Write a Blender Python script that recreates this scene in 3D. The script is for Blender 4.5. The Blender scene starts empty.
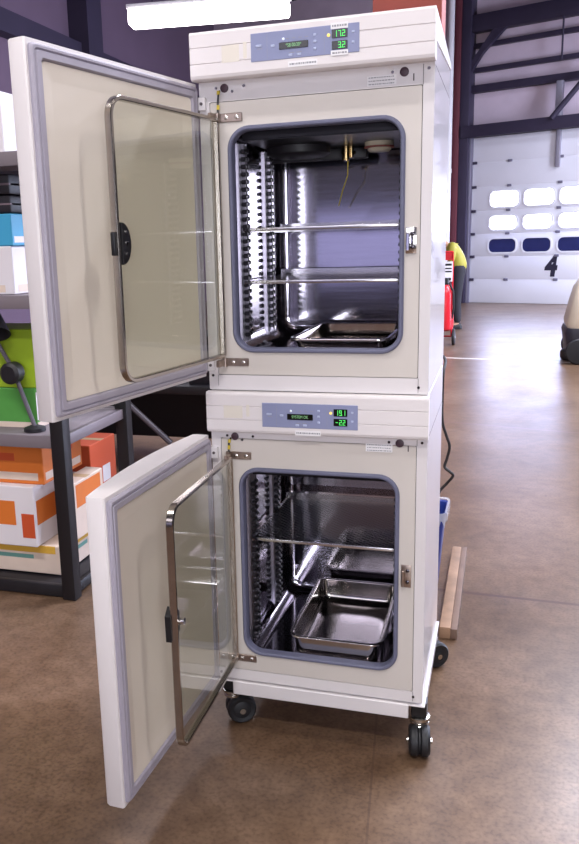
import bpy, bmesh, math, random
from mathutils import Vector, Matrix
random.seed(7)
S = bpy.context.scene
COL = S.collection
PI = math.pi

# ------------------------------------------------------------------ materials
MATS = {}
def lin(c):
    return tuple((x/12.92 if x <= .04045 else ((x+.055)/1.055)**2.4) for x in (v/255 for v in c)) + (1,)

def mat(name, rgb, rough=.5, metal=0, spec=.5, emit=0, noise=0, nscale=8, bump=0, bscale=60, coat=0, aniso=0, alpha=1):
    """principled material with a little procedural colour and bump variation; rgb is sRGB 0-255"""
    if name in MATS: return MATS[name]
    m = bpy.data.materials.new(name); m.use_nodes = True
    n = m.node_tree.nodes; l = m.node_tree.links
    p = n['Principled BSDF']; c = lin(rgb)
    p.inputs['Base Color'].default_value = c
    p.inputs['Roughness'].default_value = rough
    p.inputs['Metallic'].default_value = metal
    p.inputs['Specular IOR Level'].default_value = spec
    p.inputs['Coat Weight'].default_value = coat
    p.inputs['Alpha'].default_value = alpha
    if emit:
        p.inputs['Emission Color'].default_value = c
        p.inputs['Emission Strength'].default_value = emit
    tc = n.new('ShaderNodeTexCoord')
    if noise:
        t = n.new('ShaderNodeTexNoise'); t.inputs['Scale'].default_value = nscale; t.inputs['Detail'].default_value = 5
        l.new(tc.outputs['Object'], t.inputs['Vector'])
        mx = n.new('ShaderNodeMix'); mx.data_type = 'RGBA'; mx.blend_type = 'MULTIPLY'
        mr = n.new('ShaderNodeMapRange'); mr.inputs['From Min'].default_value = .3; mr.inputs['From Max'].default_value = .7
        mr.inputs['To Min'].default_value = 1 - noise; mr.inputs['To Max'].default_value = 1 + noise*.3
        l.new(t.outputs['Fac'], mr.inputs['Value'])
        mx.inputs[0].default_value = 1; mx.inputs[6].default_value = c
        l.new(mr.outputs['Result'], mx.inputs[7]); l.new(mx.outputs[2], p.inputs['Base Color'])
    if bump:
        t = n.new('ShaderNodeTexNoise'); t.inputs['Scale'].default_value = bscale; t.inputs['Detail'].default_value = 3
        l.new(tc.outputs['Object'], t.inputs['Vector'])
        b = n.new('ShaderNodeBump'); b.inputs['Strength'].default_value = bump; b.inputs['Distance'].default_value = .002
        l.new(t.outputs['Fac'], b.inputs['Height']); l.new(b.outputs['Normal'], p.inputs['Normal'])
    MATS[name] = m
    return m

WHITE   = mat('white_enamel', (226, 221, 222), .3, noise=.03, nscale=3, coat=.6)
HEADW   = mat('white_moulded_plastic', (230, 224, 224), .42, noise=.03, nscale=4)
CREAM   = mat('cream_enamel', (210, 203, 196), .38, noise=.03, nscale=4)
LINERP  = mat('cream_door_liner', (226, 216, 203), .35, noise=.05, nscale=2.5)
SEAM    = mat('dark_seam', (84, 74, 76), .7)
GASKET  = mat('grey_blue_gasket', (104, 106, 130), .5, noise=.05, nscale=20)
LAVEND  = mat('lavender_door_gasket', (168, 162, 176), .5, noise=.05, nscale=15)
BLACKP  = mat('black_plastic', (20, 20, 24), .4)
BLACKR  = mat('black_rubber', (26, 26, 30), .55)
ZINC    = mat('zinc_plated_steel', (196, 192, 186), .25, metal=1, noise=.12, nscale=30)
CHROME  = mat('chrome', (225, 222, 220), .12, metal=1)
FRAME   = mat('stainless_trim', (176, 168, 160), .2, metal=1, noise=.06, nscale=40)
HINGE   = mat('aged_steel_plate', (176, 160, 150), .35, metal=1, noise=.2, nscale=40)
BLUEP   = mat('lavender_blue_fascia', (140, 146, 180), .45, noise=.03)
DISP    = mat('display_glass', (14, 18, 16), .15)
GREENE  = mat('green_segments', (90, 230, 110), .5, emit=.7)
LCDTXT  = mat('lcd_characters', (130, 185, 130), .5, emit=.4)
AMBER   = mat('amber_indicator', (240, 214, 120), .4, emit=.6)
WHITEI  = mat('white_indicator', (230, 236, 245), .4, emit=.4)
BTN     = mat('pale_blue_button', (178, 186, 214), .5)
PAPER   = mat('white_paper_label', (238, 236, 238), .7)
GREYINK = mat('grey_print', (150, 150, 156), .7)
TAPE    = mat('yellowed_tape_mark', (227, 220, 208), .6)
YELLOW  = mat('yellow_sleeve', (214, 190, 60), .5)
FILTERM = mat('cream_filter_plastic', (214, 204, 180), .5)
REDBAND = mat('dull_red_band', (150, 84, 74), .6)
BRASS   = mat('brass_fitting', (200, 170, 120), .2, metal=1)
STEELDK = mat('dark_steel_bracket', (96, 92, 98), .25, metal=1, noise=.1, nscale=40)
BLKSTEEL = mat('black_painted_steel', (30, 27, 32), .5, noise=.1, nscale=8)
DARKBEAM = mat('dark_primer_steel', (52, 44, 66), .6, noise=.15, nscale=2)
MAROON  = mat('maroon_primer_steel', (104, 48, 58), .55, noise=.12, nscale=3)
REDCOL  = mat('red_oxide_steel', (168, 78, 66), .6, noise=.15, nscale=3)
DOORW   = mat('dock_door_white', (226, 224, 232), .45, noise=.04, nscale=1.5)
GLOW    = mat('daylit_pane', (240, 246, 255), .4, emit=9)
NAVYP   = mat('navy_pane', (38, 44, 92), .12, noise=.25, nscale=2)
TUBE    = mat('fluorescent_diffuser', (255, 246, 250), .4, emit=14)
INSUL   = mat('vinyl_insulation', (214, 196, 210), .5, noise=.16, nscale=1.2, bump=.9, bscale=1.4)
SIDING  = mat('mauve_wall_panel', (112, 92, 112), .6, noise=.12, nscale=.6)
GREYW   = mat('pale_grey_wall', (54, 50, 58), .7, noise=.08, nscale=.7)  # unseen walls kept dark so the steel chambers reflect less light
CEILM   = mat('dark_roof_deck', (70, 62, 76), .7, noise=.12, nscale=.8)
RED     = mat('red_cylinder_paint', (206, 30, 44), .3)

def steel(name, rgb, rough, stretch):
    """brushed stainless: metallic with streaked roughness"""
    m = bpy.data.materials.new(name); m.use_nodes = True
    n = m.node_tree.nodes; l = m.node_tree.links; p = n['Principled BSDF']
    p.inputs['Base Color'].default_value = lin(rgb); p.inputs['Metallic'].default_value = 1
    tc = n.new('ShaderNodeTexCoord'); mp = n.new('ShaderNodeMapping'); mp.inputs['Scale'].default_value = stretch
    t = n.new('ShaderNodeTexNoise'); t.inputs['Scale'].default_value = 6; t.inputs['Detail'].default_value = 4
    mr = n.new('ShaderNodeMapRange'); mr.inputs['To Min'].default_value = rough*.6; mr.inputs['To Max'].default_value = rough*1.5
    l.new(tc.outputs['Object'], mp.inputs['Vector']); l.new(mp.outputs['Vector'], t.inputs['Vector'])
    l.new(t.outputs['Fac'], mr.inputs['Value']); l.new(mr.outputs['Result'], p.inputs['Roughness'])
    b = n.new('ShaderNodeBump'); b.inputs['Strength'].default_value = .25; b.inputs['Distance'].default_value = .004
    t2 = n.new('ShaderNodeTexNoise'); t2.inputs['Scale'].default_value = 3; t2.inputs['Detail'].default_value = 0
    l.new(tc.outputs['Object'], t2.inputs['Vector']); l.new(t2.outputs['Fac'], b.inputs['Height']); l.new(b.outputs['Normal'], p.inputs['Normal'])
    MATS[name] = m
    return m
STEEL  = steel('brushed_stainless_liner', (184, 180, 190), .1, (1, 1, 26))
PANST  = steel('drawn_stainless_pan', (204, 198, 194), .12, (9, 2, 2))
SHELFS = steel('stainless_shelf', (206, 203, 206), .2, (2, 14, 2))

def perforated():
    m = bpy.data.materials.new('perforated_stainless'); m.use_nodes = True
    n = m.node_tree.nodes; l = m.node_tree.links; p = n['Principled BSDF']
    p.inputs['Base Color'].default_value = lin((74, 71, 76)); p.inputs['Metallic'].default_value = 1; p.inputs['Roughness'].default_value = .38
    tc = n.new('ShaderNodeTexCoord'); mp = n.new('ShaderNodeMapping')
    mp.inputs['Rotation'].default_value = (0, 0, PI/4); mp.inputs['Scale'].default_value = (70, 70, 1)
    l.new(tc.outputs['Object'], mp.inputs['Vector'])
    f = n.new('ShaderNodeVectorMath'); f.operation = 'FRACTION'; l.new(mp.outputs['Vector'], f.inputs[0])
    s = n.new('ShaderNodeVectorMath'); s.operation = 'SUBTRACT'; s.inputs[1].default_value = (.5, .5, 0); l.new(f.outputs[0], s.inputs[0])
    k = n.new('ShaderNodeVectorMath'); k.operation = 'MULTIPLY'; k.inputs[1].default_value = (1, 1, 0); l.new(s.outputs[0], k.inputs[0])
    ln = n.new('ShaderNodeVectorMath'); ln.operation = 'LENGTH'; l.new(k.outputs[0], ln.inputs[0])
    g = n.new('ShaderNodeMath'); g.operation = 'GREATER_THAN'; g.inputs[1].default_value = .40; l.new(ln.outputs['Value'], g.inputs[0])
    l.new(g.outputs[0], p.inputs['Alpha'])
    return m
PERF = perforated()

def glass_mat():
    m = bpy.data.materials.new('clear_door_glass'); m.use_nodes = True
    n = m.node_tree.nodes; l = m.node_tree.links
    for x in list(n):
        if x.type == 'BSDF_PRINCIPLED': n.remove(x)
    out = [x for x in n if x.type == 'OUTPUT_MATERIAL'][0]
    tr = n.new('ShaderNodeBsdfTransparent'); tr.inputs['Color'].default_value = lin((250, 251, 247))
    gl = n.new('ShaderNodeBsdfGlossy'); gl.inputs['Roughness'].default_value = .015
    fr = n.new('ShaderNodeFresnel'); fr.inputs['IOR'].default_value = 1.5
    mx = n.new('ShaderNodeMixShader')
    ge = n.new('ShaderNodeNewGeometry'); iv = n.new('ShaderNodeMath'); iv.operation = 'SUBTRACT'; iv.inputs[0].default_value = 1; l.new(ge.outputs['Backfacing'], iv.inputs[1])
    ml = n.new('ShaderNodeMath'); ml.operation = 'MULTIPLY'; l.new(fr.outputs[0], ml.inputs[0]); l.new(iv.outputs[0], ml.inputs[1])
    m2 = n.new('ShaderNodeMath'); m2.operation = 'MULTIPLY'; m2.use_clamp = True; m2.inputs[1].default_value = 1.8; l.new(ml.outputs[0], m2.inputs[0]); ml = m2      # both faces of the pane reflect
    l.new(ml.outputs[0], mx.inputs[0]); l.new(tr.outputs[0], mx.inputs[1]); l.new(gl.outputs[0], mx.inputs[2]); l.new(mx.outputs[0], out.inputs['Surface'])
    return m
GLASS = glass_mat()

def floor_mat():
    m = bpy.data.materials.new('stained_sealed_concrete'); m.use_nodes = True
    n = m.node_tree.nodes; l = m.node_tree.links; p = n['Principled BSDF']
    tc = n.new('ShaderNodeTexCoord')
    def noise(scale, detail, dist=0):
        t = n.new('ShaderNodeTexNoise'); t.inputs['Scale'].default_value = scale; t.inputs['Detail'].default_value = detail
        t.inputs['Distortion'].default_value = dist
        l.new(tc.outputs['Object'], t.inputs['Vector']); return t.outputs['Fac']
    def ramp(src, pos):
        r = n.new('ShaderNodeValToRGB'); e = r.color_ramp.elements
        while len(e) < len(pos): e.new(.5)
        for x, (q, c) in zip(e, pos): x.position = q; x.color = lin(c)
        l.new(src, r.inputs[0]); return r.outputs[0]
    a = ramp(noise(1.3, 7, .4), [(.3, (102, 79, 60)), (.5, (121, 96, 75)), (.7, (137, 112, 92))])
    b = ramp(noise(14, 9, .2), [(.3, (190, 182, 176)), (.6, (240, 238, 236)), (.75, (255, 255, 255))])
    mx = n.new('ShaderNodeMix'); mx.data_type = 'RGBA'; mx.blend_type = 'MULTIPLY'; mx.inputs[0].default_value = .75
    l.new(a, mx.inputs[6]); l.new(b, mx.inputs[7])
    c = ramp(noise(75, 4), [(.35, (196, 188, 180)), (.5, (242, 240, 238)), (.62, (255, 255, 255))])
    my = n.new('ShaderNodeMix'); my.data_type = 'RGBA'; my.blend_type = 'MULTIPLY'; my.inputs[0].default_value = .7
    l.new(mx.outputs[2], my.inputs[6]); l.new(c, my.inputs[7]); cur = my.outputs[2]
    sep = n.new('ShaderNodeSeparateXYZ'); l.new(tc.outputs['Object'], sep.inputs[0])
    def line(ax, ox, slope, c, w, colour, fac=1.0, lo=None):
        nonlocal cur
        # |axis + slope*other - c| < w
        q = n.new('ShaderNodeMath'); q.operation = 'MULTIPLY_ADD'; l.new(sep.outputs[ox], q.inputs[0]); q.inputs[1].default_value = slope; l.new(sep.outputs[ax], q.inputs[2])
        d = n.new('ShaderNodeMath'); d.operation = 'SUBTRACT'; l.new(q.outputs[0], d.inputs[0]); d.inputs[1].default_value = c
        ab = n.new('ShaderNodeMath'); ab.operation = 'ABSOLUTE'; l.new(d.outputs[0], ab.inputs[0])
        lt = n.new('ShaderNodeMath'); lt.operation = 'LESS_THAN'; l.new(ab.outputs[0], lt.inputs[0]); lt.inputs[1].default_value = w
        f = n.new('ShaderNodeMath'); f.operation = 'MULTIPLY'; l.new(lt.outputs[0], f.inputs[0]); f.inputs[1].default_value = fac
        k = n.new('ShaderNodeMix'); k.data_type = 'RGBA'; l.new(f.outputs[0], k.inputs[0]); l.new(cur, k.inputs[6]); k.inputs[7].default_value = lin(colour); cur = k.outputs[2]
    line(1, 0, .038, 1.342, .012, (72, 46, 40), .9)      # saw-cut joints
    line(1, 0, .24, 5.08, .012, (112, 82, 84), .7)
    line(0, 1, .097, .512, .0035, (74, 54, 42), .5)
    line(1, 0, .19, 9.04, .028, (244, 240, 232))          # painted floor line
    l.new(cur, p.inputs['Base Color'])
    r = n.new('ShaderNodeMapRange'); r.inputs['To Min'].default_value = .24; r.inputs['To Max'].default_value = .42; p.inputs['Specular IOR Level'].default_value = .55
    l.new(noise(2.2, 6), r.inputs['Value']); l.new(r.outputs[0], p.inputs['Roughness'])
    bp = n.new('ShaderNodeBump'); bp.inputs['Strength'].default_value = .02; bp.inputs['Distance'].default_value = .003
    l.new(noise(30, 8), bp.inputs['Height']); l.new(bp.outputs[0], p.inputs['Normal'])
    return m
FLOORM = floor_mat()

# ------------------------------------------------------------------ mesh builder
def rr(x0, x1, z0, z1, r, n=7):
    """rounded rectangle, counter-clockwise from bottom-left; r = number or (bl, br, tr, tl)"""
    if not isinstance(r, (tuple, list)): r = (r,)*4
    out = []
    for (cx, cz, a0, q) in ((x0+r[0], z0+r[0], PI, r[0]), (x1-r[1], z0+r[1], 1.5*PI, r[1]), (x1-r[2], z1-r[2], 0, r[2]), (x0+r[3], z1-r[3], .5*PI, r[3])):
        for i in range(n+1):
            a = a0 + i/n*PI/2
            out.append((cx+q*math.cos(a), cz+q*math.sin(a)))
    return out

class B:
    def __init__(s):
        s.bm = bmesh.new(); s.mats = []; s.i = 0
    def m(s, material):
        if material not in s.mats: s.mats.append(material)
        s.i = s.mats.index(material); return s
    def _f(s, vs):
        try: f = s.bm.faces.new(vs)
        except ValueError: return None
        f.material_index = s.i; f.smooth = True; return f
    def box(s, x0, x1, y0, y1, z0, z1, bev=0, seg=2, M=None):
        P = [(x, y, z) for x in (x0, x1) for y in (y0, y1) for z in (z0, z1)]
        v = [s.bm.verts.new(M @ Vector(p) if M else p) for p in P]
        fs = [s._f([v[k] for k in q]) for q in ((0,1,3,2),(4,6,7,5),(0,4,5,1),(2,3,7,6),(0,2,6,4),(1,5,7,3))]
        if bev:
            es = list({e for f in fs for e in f.edges})
            r = bmesh.ops.bevel(s.bm, geom=es, offset=bev, segments=seg, affect='EDGES', profile=.5, clamp_overlap=True)
            for f in r['faces']: f.smooth = True; f.material_index = s.i
        return s
    def loops(s, loops, closed=True, cap0=False, cap1=False):
        V = [[s.bm.verts.new(p) for p in L] for L in loops]
        n = len(V[0])
        for a, b in zip(V, V[1:]):
            for i in range(n if closed else n-1):
                j = (i+1) % n
                s._f([a[i], a[j], b[j], b[i]])
        if cap0: s._f(V[0][::-1])
        if cap1: s._f(V[-1])
        return s
    def cyl(s, p0, p1, r0, r1=None, seg=20, cap=True):
        p0, p1 = Vector(p0), Vector(p1); r1 = r0 if r1 is None else r1
        d = (p1-p0).normalized(); a = d.orthogonal().normalized(); b = d.cross(a)
        L = [[p + r*(math.cos(t)*a + math.sin(t)*b) for t in (2*PI*i/seg for i in range(seg))] for p, r in ((p0, r0), (p1, r1))]
        return s.loops(L, cap0=cap, cap1=cap)
    def lathe(s, base, axis, prof, seg=24):
        """prof = [(radius, height)] along axis from base"""
        base = Vector(base); d = Vector(axis).normalized(); a = d.orthogonal().normalized(); b = d.cross(a)
        L = [[base + d*h + r*(math.cos(t)*a + math.sin(t)*b) for t in (2*PI*i/seg for i in range(seg))] for r, h in prof]
        return s.loops(L, cap0=True, cap1=True)
    def tube(s, pts, r, seg=8):
        pts = [Vector(p) for p in pts]; L = []
        a = None
        for i, p in enumerate(pts):
            d = (pts[min(i+1, len(pts)-1)] - pts[max(i-1, 0)]).normalized()
            a = d.orthogonal().normalized() if a is None else (a - d*a.dot(d)).normalized()
            b = d.cross(a)
            L.append([p + r*(math.cos(t)*a + math.sin(t)*b) for t in (2*PI*k/seg for k in range(seg))])
        return s.loops(L, cap0=True, cap1=True)
    def torus(s, c, axis, R, r, seg=28, k=8):
        c = Vector(c); d = Vector(axis).normalized(); a = d.orthogonal().normalized(); b = d.cross(a)
        L = []
        for i in range(seg+1):
            t = 2*PI*i/seg; e = math.cos(t)*a + math.sin(t)*b
            L.append([c + e*(R + r*math.cos(q)) + d*r*math.sin(q) for q in (2*PI*j/k for j in range(k))])
        return s.loops(L)
    def prism(s, poly, f, h0, h1):
        """poly of 2D points, f(u, v, h) -> 3D"""
        return s.loops([[f(u, v, h) for u, v in poly] for h in (h0, h1)], cap0=True, cap1=True)
    def done(s, name, material, parent=None, sharp=32, wn=False, label=None, solid=0):
        bm = s.bm
        bmesh.ops.remove_doubles(bm, verts=bm.verts, dist=1e-6)
        bmesh.ops.recalc_face_normals(bm, faces=bm.faces)
        for e in bm.edges:
            if len(e.link_faces) == 2 and e.calc_face_angle(0) > math.radians(sharp): e.smooth = False
        me = bpy.data.meshes.new(name); bm.to_mesh(me); bm.free()
        for q in (s.mats or [material]): me.materials.append(q)
        o = bpy.data.objects.new(name, me); COL.objects.link(o)
        if parent is not None: o.parent = parent
        if solid:
            md = o.modifiers.new('thickness', 'SOLIDIFY'); md.thickness = solid; md.offset = 0
        if wn:
            md = o.modifiers.new('normals', 'WEIGHTED_NORMAL'); md.keep_sharp = True
        if label: o['label'] = label
        return o

def thing(name, label, cat, loc=(0,0,0), rz=0, group=None):
    o = bpy.data.objects.new(name, None); COL.objects.link(o); o.empty_display_size = .1
    o.location = loc; o.rotation_euler = (0, 0, rz)
    return tag(o, label, cat, group)
def tag(o, label, cat, group=None):
    o['label'] = label; o['category'] = cat
    if group: o['group'] = group
    return o
def struct(o, label=None):
    o['kind'] = 'structure'
    if label: o['label'] = label
    return o
def simple(name, material, parent, *a, **k):
    return B().box(*a, **k).done(name, material, parent)
def text_mesh(name, s, size, material, M, parent, bold=0, ext=.0004, sx=1, shear=0):
    cu = bpy.data.curves.new(name, 'FONT'); cu.body = s; cu.size = size; cu.extrude = ext; cu.offset = bold; cu.align_x = 'CENTER'; cu.align_y = 'CENTER'; cu.shear = shear
    t = bpy.data.objects.new(name, cu); COL.objects.link(t)
    bpy.context.view_layer.update()
    me = bpy.data.meshes.new_from_object(t.evaluated_get(bpy.context.evaluated_depsgraph_get()))
    bpy.data.objects.remove(t)
    me.transform(Matrix.Diagonal((sx, 1, 1, 1)))
    me.materials.clear(); me.materials.append(material)
    o = bpy.data.objects.new(name, me); COL.objects.link(o); o.parent = parent; o.matrix_local = M
    return o
FRONT = Matrix.Rotation(PI/2, 4, 'X')     # text plane standing up, facing -y

# ------------------------------------------------------------------ incubators
W, D = .66, .602
SEG = {'0':'abcdef','1':'bc','2':'abged','3':'abgcd','4':'fgbc','5':'afgcd','6':'afgedc','7':'abc','8':'abcdefg','9':'abfgcd','-':'g',' ':''}
def digits(b, s, x0, x1, z0, z1, y):
    chars = [c for c in s if c != '.']; n = len(chars); w = (x1-x0)/n; k = -1
    for c in s:
        if c == '.':
            xx = x0 + (k+1)*w - .0006; b.box(xx-.0008, xx+.0008, y-.0005, y, z0, z0+.0016); continue
        k += 1; a = x0 + k*w + w*.16; e = x0 + (k+1)*w - w*.16; t = .0016; zm = (z0+z1)/2
        R = {'a':(a,e,z1-t,z1),'g':(a,e,zm-t/2,zm+t/2),'d':(a,e,z0,z0+t),'f':(a,a+t,zm,z1),'e':(a,a+t,z0,zm),'b':(e-t,e,zm,z1),'c':(e-t,e,z0,zm)}
        for g in SEG[c]:
            q = R[g]; b.box(q[0], q[1], y-.0005, y, q[2], q[3])

def make_incubator(cfg, label):
    z0, z1, zp, zt = cfg['bottom'], cfg['top'], cfg['panel_bottom'], cfg['panel_top']
    root = thing('laboratory_incubator', label, 'incubator', (0, 0, z0), 0, 'stacked white laboratory incubators')
    L = lambda z: z - z0                                   # everything below is written in world z, stored local
    sb, st = cfg['seam_bottom'], cfg['seam_top']
    # outer cabinet: front frame with a rectangular rebate, sides, back
    hx0, hx1 = .030, .630
    o1 = rr(0, W, L(z0), L(z1), .004, 3); i1 = rr(hx0, hx1, L(sb), L(st), .003, 3)
    b = B()
    b.loops([[(x, .012, z) for x, z in i1], [(x, 0, z) for x, z in i1], [(x, 0, z) for x, z in o1], [(x, D, z) for x, z in o1]], cap1=True)
    b.m(WHITE); b.m(SEAM)
    b.loops([[(x, .0118, z) for x, z in i1], [(x, .0118, z) for x, z in rr(.06, .60, L(sb)+.03, L(st)-.03, .06, 3)]])
    cab = b.done('cabinet', WHITE, root, wn=True)
    # horizontal seam strip down the side and thin seams on the front strips
    for q in ((hx0-.0012, hx0, -.0006, .002, L(z0)+.012, L(sb)), (hx1, hx1+.0012, -.0006, .002, L(z0)+.004, L(sb)),
              (hx1, hx1+.0012, -.0006, .002, L(st), L(zp)), (W-.001, W+.0005, .02, D, L(zp)-.003, L(zp)-.0015)):
        B().box(*q).done('panel_seam', SEAM, cab)
    for (x, z) in ((.013, sb-.002), (.645, zp-.012), (.632, z0+.02), (.10, zp-.026), (.135, zp-.014), (.55, zp-.014), (.052, zp-.014)):
        B().cyl((x, 0, L(z)), (x, -.003, L(z)), .004, seg=10).done('cabinet_screw', STEELDK, cab)
    # cream inset front panel with the rounded opening
    ox0, ox1, oz0, oz1, orad = cfg['open']
    N = 9
    outer = rr(hx0+.0018, hx1-.0018, L(sb)+.0018, L(st)-.0018, .004, N); inner = rr(ox0-.004, ox1+.004, L(oz0)-.004, L(oz1)+.004, orad+.004, N)
    fp = B().loops([[(x, .010, z) for x, z in outer], [(x, .001, z) for x, z in outer], [(x, .001, z) for x, z in inner], [(x, .011, z) for x, z in inner]]).done('front_panel', CREAM, root, wn=True)
    # opening gasket
    g = []
    for ins, y in ((-.009, .002), (-.008, -.004), (-.004, -.008), (.001, -.008), (.004, -.005), (.005, .0), (.006, .02)):
        g.append([(x, y, z) for x, z in rr(ox0+ins, ox1-ins, L(oz0)+ins, L(oz1)-ins, max(orad-ins, .01), N)])
    B().loops(g).done('opening_gasket', GASKET, root)
    # stainless chamber
    cx0, cx1, cz0, cz1 = ox0+.002, ox1+.012, oz0-.012, oz1+.012
    ch = []
    for ins, y, r in ((.008, .012, orad), (-.0, .022, .05), (0, .03, .05), (0, .52, .05), (.004, .538, .05), (.014, .55, .045), (.03, .555, .035)):
        ch.append([(x, y, z) for x, z in rr(cx0+ins, cx1-ins, L(cz0)+ins, L(cz1)-ins, r, N)])
    liner = B().loops(ch, cap1=True).done('chamber_liner', STEEL, root, wn=True, sharp=60)
    # slotted shelf uprights: two on each side wall
    k = 0
    for sx, x in ((1, cx0), (-1, cx1)):
        for y in (.050, .335):
            u = B().m(mat('satin_upright', (150, 146, 154), .3, metal=1))
            u.box(x, x+sx*.006, y, y+.046, L(cz0)+.03, L(cz1)-.045)
            for yy in (y+.021, y+.043): u.box(x+sx*.006, x+sx*.018, yy, yy+.003, L(cz0)+.03, L(cz1)-.045)
            u.m(mat('dark_tab', (52, 50, 56), .4, metal=.8))
            z = cz0 + .045
            while z < cz1 - .065:
                u.box(x+sx*.010, x+sx*.026, y+.001, y+.020, L(z), L(z)+.0125, .003, 1)
                u.box(x+sx*.010, x+sx*.026, y+.025, y+.044, L(z)+.002, L(z)+.0145, .003, 1)
                z += .0215
            u.done('shelf_upright', STEELDK, liner); k += 1
    # air duct sheet on the left wall and plenum at the top
    pl = B().box(cx0+.02, cx1-.02, .05, .53, L(cz1)-.040, L(cz1)-.034, .002, 1)
    pl.box(cx0+.02, cx1-.02, .05, .056, L(cz1)-.040, L(cz1)-.010)
    pl.done('air_plenum', mat('dark_plenum', (40, 38, 44), .35, metal=.6), liner)
    # shelves
    for (z, perf) in cfg['shelves']:
        sh = B()
        x0, x1, y0, y1 = cx0+.014, cx1-.014, .045, .50
        m = PERF if perf else SHELFS
        sh.m(m).box(x0, x1, y0+.004, y1, L(z)-.0012, L(z))
        sh.m(SHELFS)
        sh.box(x0, x1, y0, y0+.004, L(z)-.009, L(z)+.001, .0015, 2)       # folded front lip
        sh.box(x0, x1, y1-.003, y1, L(z)-.010, L(z)+.018)                   # raised rear stop
        for xx in (x0, x1-.003): sh.box(xx, xx+.003, y0, y1, L(z)-.010, L(z)-.001)
        sh.done('perforated_shelf' if perf else 'shelf', m, root)
    # fan scroll, HEPA filter, sensor and probe (upper chamber only)
    if cfg['fittings']:
        f = B(); f.lathe((.22, .30, L(cz1)-.041), (0, 0, -1), [(.10, 0), (.10, .022), (.085, .03)], 32)
        f.box(.10, .42, .40, .44, L(cz1)-.075, L(cz1)-.041, .004)
        f.done('blower_scroll', BLKSTEEL, liner)
        t = B().m(FILTERM).lathe((.474, .30, L(1.898)), (0, 0, -1), [(.040, -.03), (.044, -.028), (.044, .020), (.040, .024)], 32)
        t.m(REDBAND).lathe((.474, .30, L(1.876)), (0, 0, -1), [(.0435, 0), (.0455, .001), (.0455, .004), (.0435, .005)], 32)
        t.m(FILTERM).lathe((.474, .30, L(1.872)), (0, 0, -1), [(.034, 0), (.036, .006), (.030, .012)], 32)
        t.done('air_filter', FILTERM, liner)
        s = B().cyl((.36, .36, L(cz1)-.041), (.36, .36, L(cz1)-.085), .012).cyl((.375, .37, L(cz1)-.041), (.375, .37, L(cz1)-.075), .008)
        s.cyl((.35, .35, L(cz1)-.060), (.385, .38, L(cz1)-.060), .006).done('sensor_fitting', BRASS, liner)
        B().tube([(.365, .37, L(cz1)-.08), (.362, .38, L(1.80)), (.338, .42, L(1.755)), (.320, .45, L(1.71))], .0016, 6).done('probe_wire', YELLOW, liner)
    # moulded control head
    yp = cfg['protrude']; e = .004; h = zt - zp
    g = .0018
    prof = [(.0, zp+.004), (-yp+.012, zp), (-yp+.003, zp+.004), (-yp, zp+.012)]
    for q in (1/3, 2/3):
        prof += [(-yp, zp+h*q-g), (-yp+.003, zp+h*q), (-yp, zp+h*q+g)]
    prof += [(-yp, zt-.008), (-yp+.002, zt-.002), (-yp+.008, zt)]
    prof += cfg['head_back']
    cp = B().prism([(y, L(z)) for y, z in prof], lambda y, z, x: (x, y, z), -e, W+e).done('control_panel', HEADW, root, sharp=18)
    # fascia with its displays
    fx0, fx1, fz0, fz1 = cfg['fascia']; y = -yp - .0015
    fw, fh = fx1-fx0, fz1-fz0
    X = lambda u: fx0 + fw*u
    Z = lambda v: L(fz1 - fh*v)
    fb = B().m(BLUEP).box(fx0, fx1, y, -yp+.003, L(fz0), L(fz1), .001, 1)
    fb.m(GREYINK)
    for (u0, u1, v) in ((.33,.36,.30),(.39,.42,.30),(.45,.48,.30),(.51,.54,.30),(.06,.11,.56),(.19,.23,.52),(.36,.41,.80),(.43,.48,.80)):
        fb.box(X(u0), X(u1), y-.0003, y, Z(v)-.0008, Z(v)+.0008)
    for u in (.155, .685): fb.box(X(u), X(u)+.0006, y-.0003, y, L(fz0)+.004, L(fz1)-.004)
    fa = fb.done('fascia', BLUEP, cp)
    lc = B().m(DISP).box(X(.27), X(.54), y-.002, y+.001, Z(.66), Z(.42), .0006, 1).done('lcd_screen', DISP, cp)
    M = Matrix.Translation((X(.405), y-.0022, Z(.54))) @ FRONT
    text_mesh('lcd_text', cfg['lcd'], .0125, LCDTXT, M, cp, ext=.0002, sx=.78)
    for (v0, v1, s) in ((.17, .46, cfg['digits'][0]), (.56, .85, cfg['digits'][1])):
        d = B().m(DISP).box(X(.755), X(.895), y-.002, y+.001, Z(v1), Z(v0), .0006, 1)
        d.m(GREENE); digits(d, s, X(.77), X(.88), Z(v1)+.003, Z(v0)-.003, y-.002)
        d.done('digit_display', DISP, cp)
    for (u, v, w_) in ((.075, .46, .016), (.21, .50, .011), (.60, .27, .008), (.60, .50, .008), (.60, .74, .008), (.375, .88, .011), (.455, .88, .011), (.945, .30, .007), (.945, .65, .007)):
        B().box(X(u)-w_/2, X(u)+w_/2, y-.0016, y+.001, Z(v)-.0032, Z(v)+.0032, .001, 1).done('push_button', BTN, cp)
    B().lathe((X(.31), y, Z(.30)), (0, -1, 0), [(.0035, 0), (.0035, .001), (.002, .002)], 12).done('indicator_light', WHITEI, cp)
    B().lathe((X(.725), y, Z(.34)), (0, -1, 0), [(.0045, 0), (.0045, .001), (.002, .002)], 12).done('indicator_light', AMBER, cp)
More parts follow.
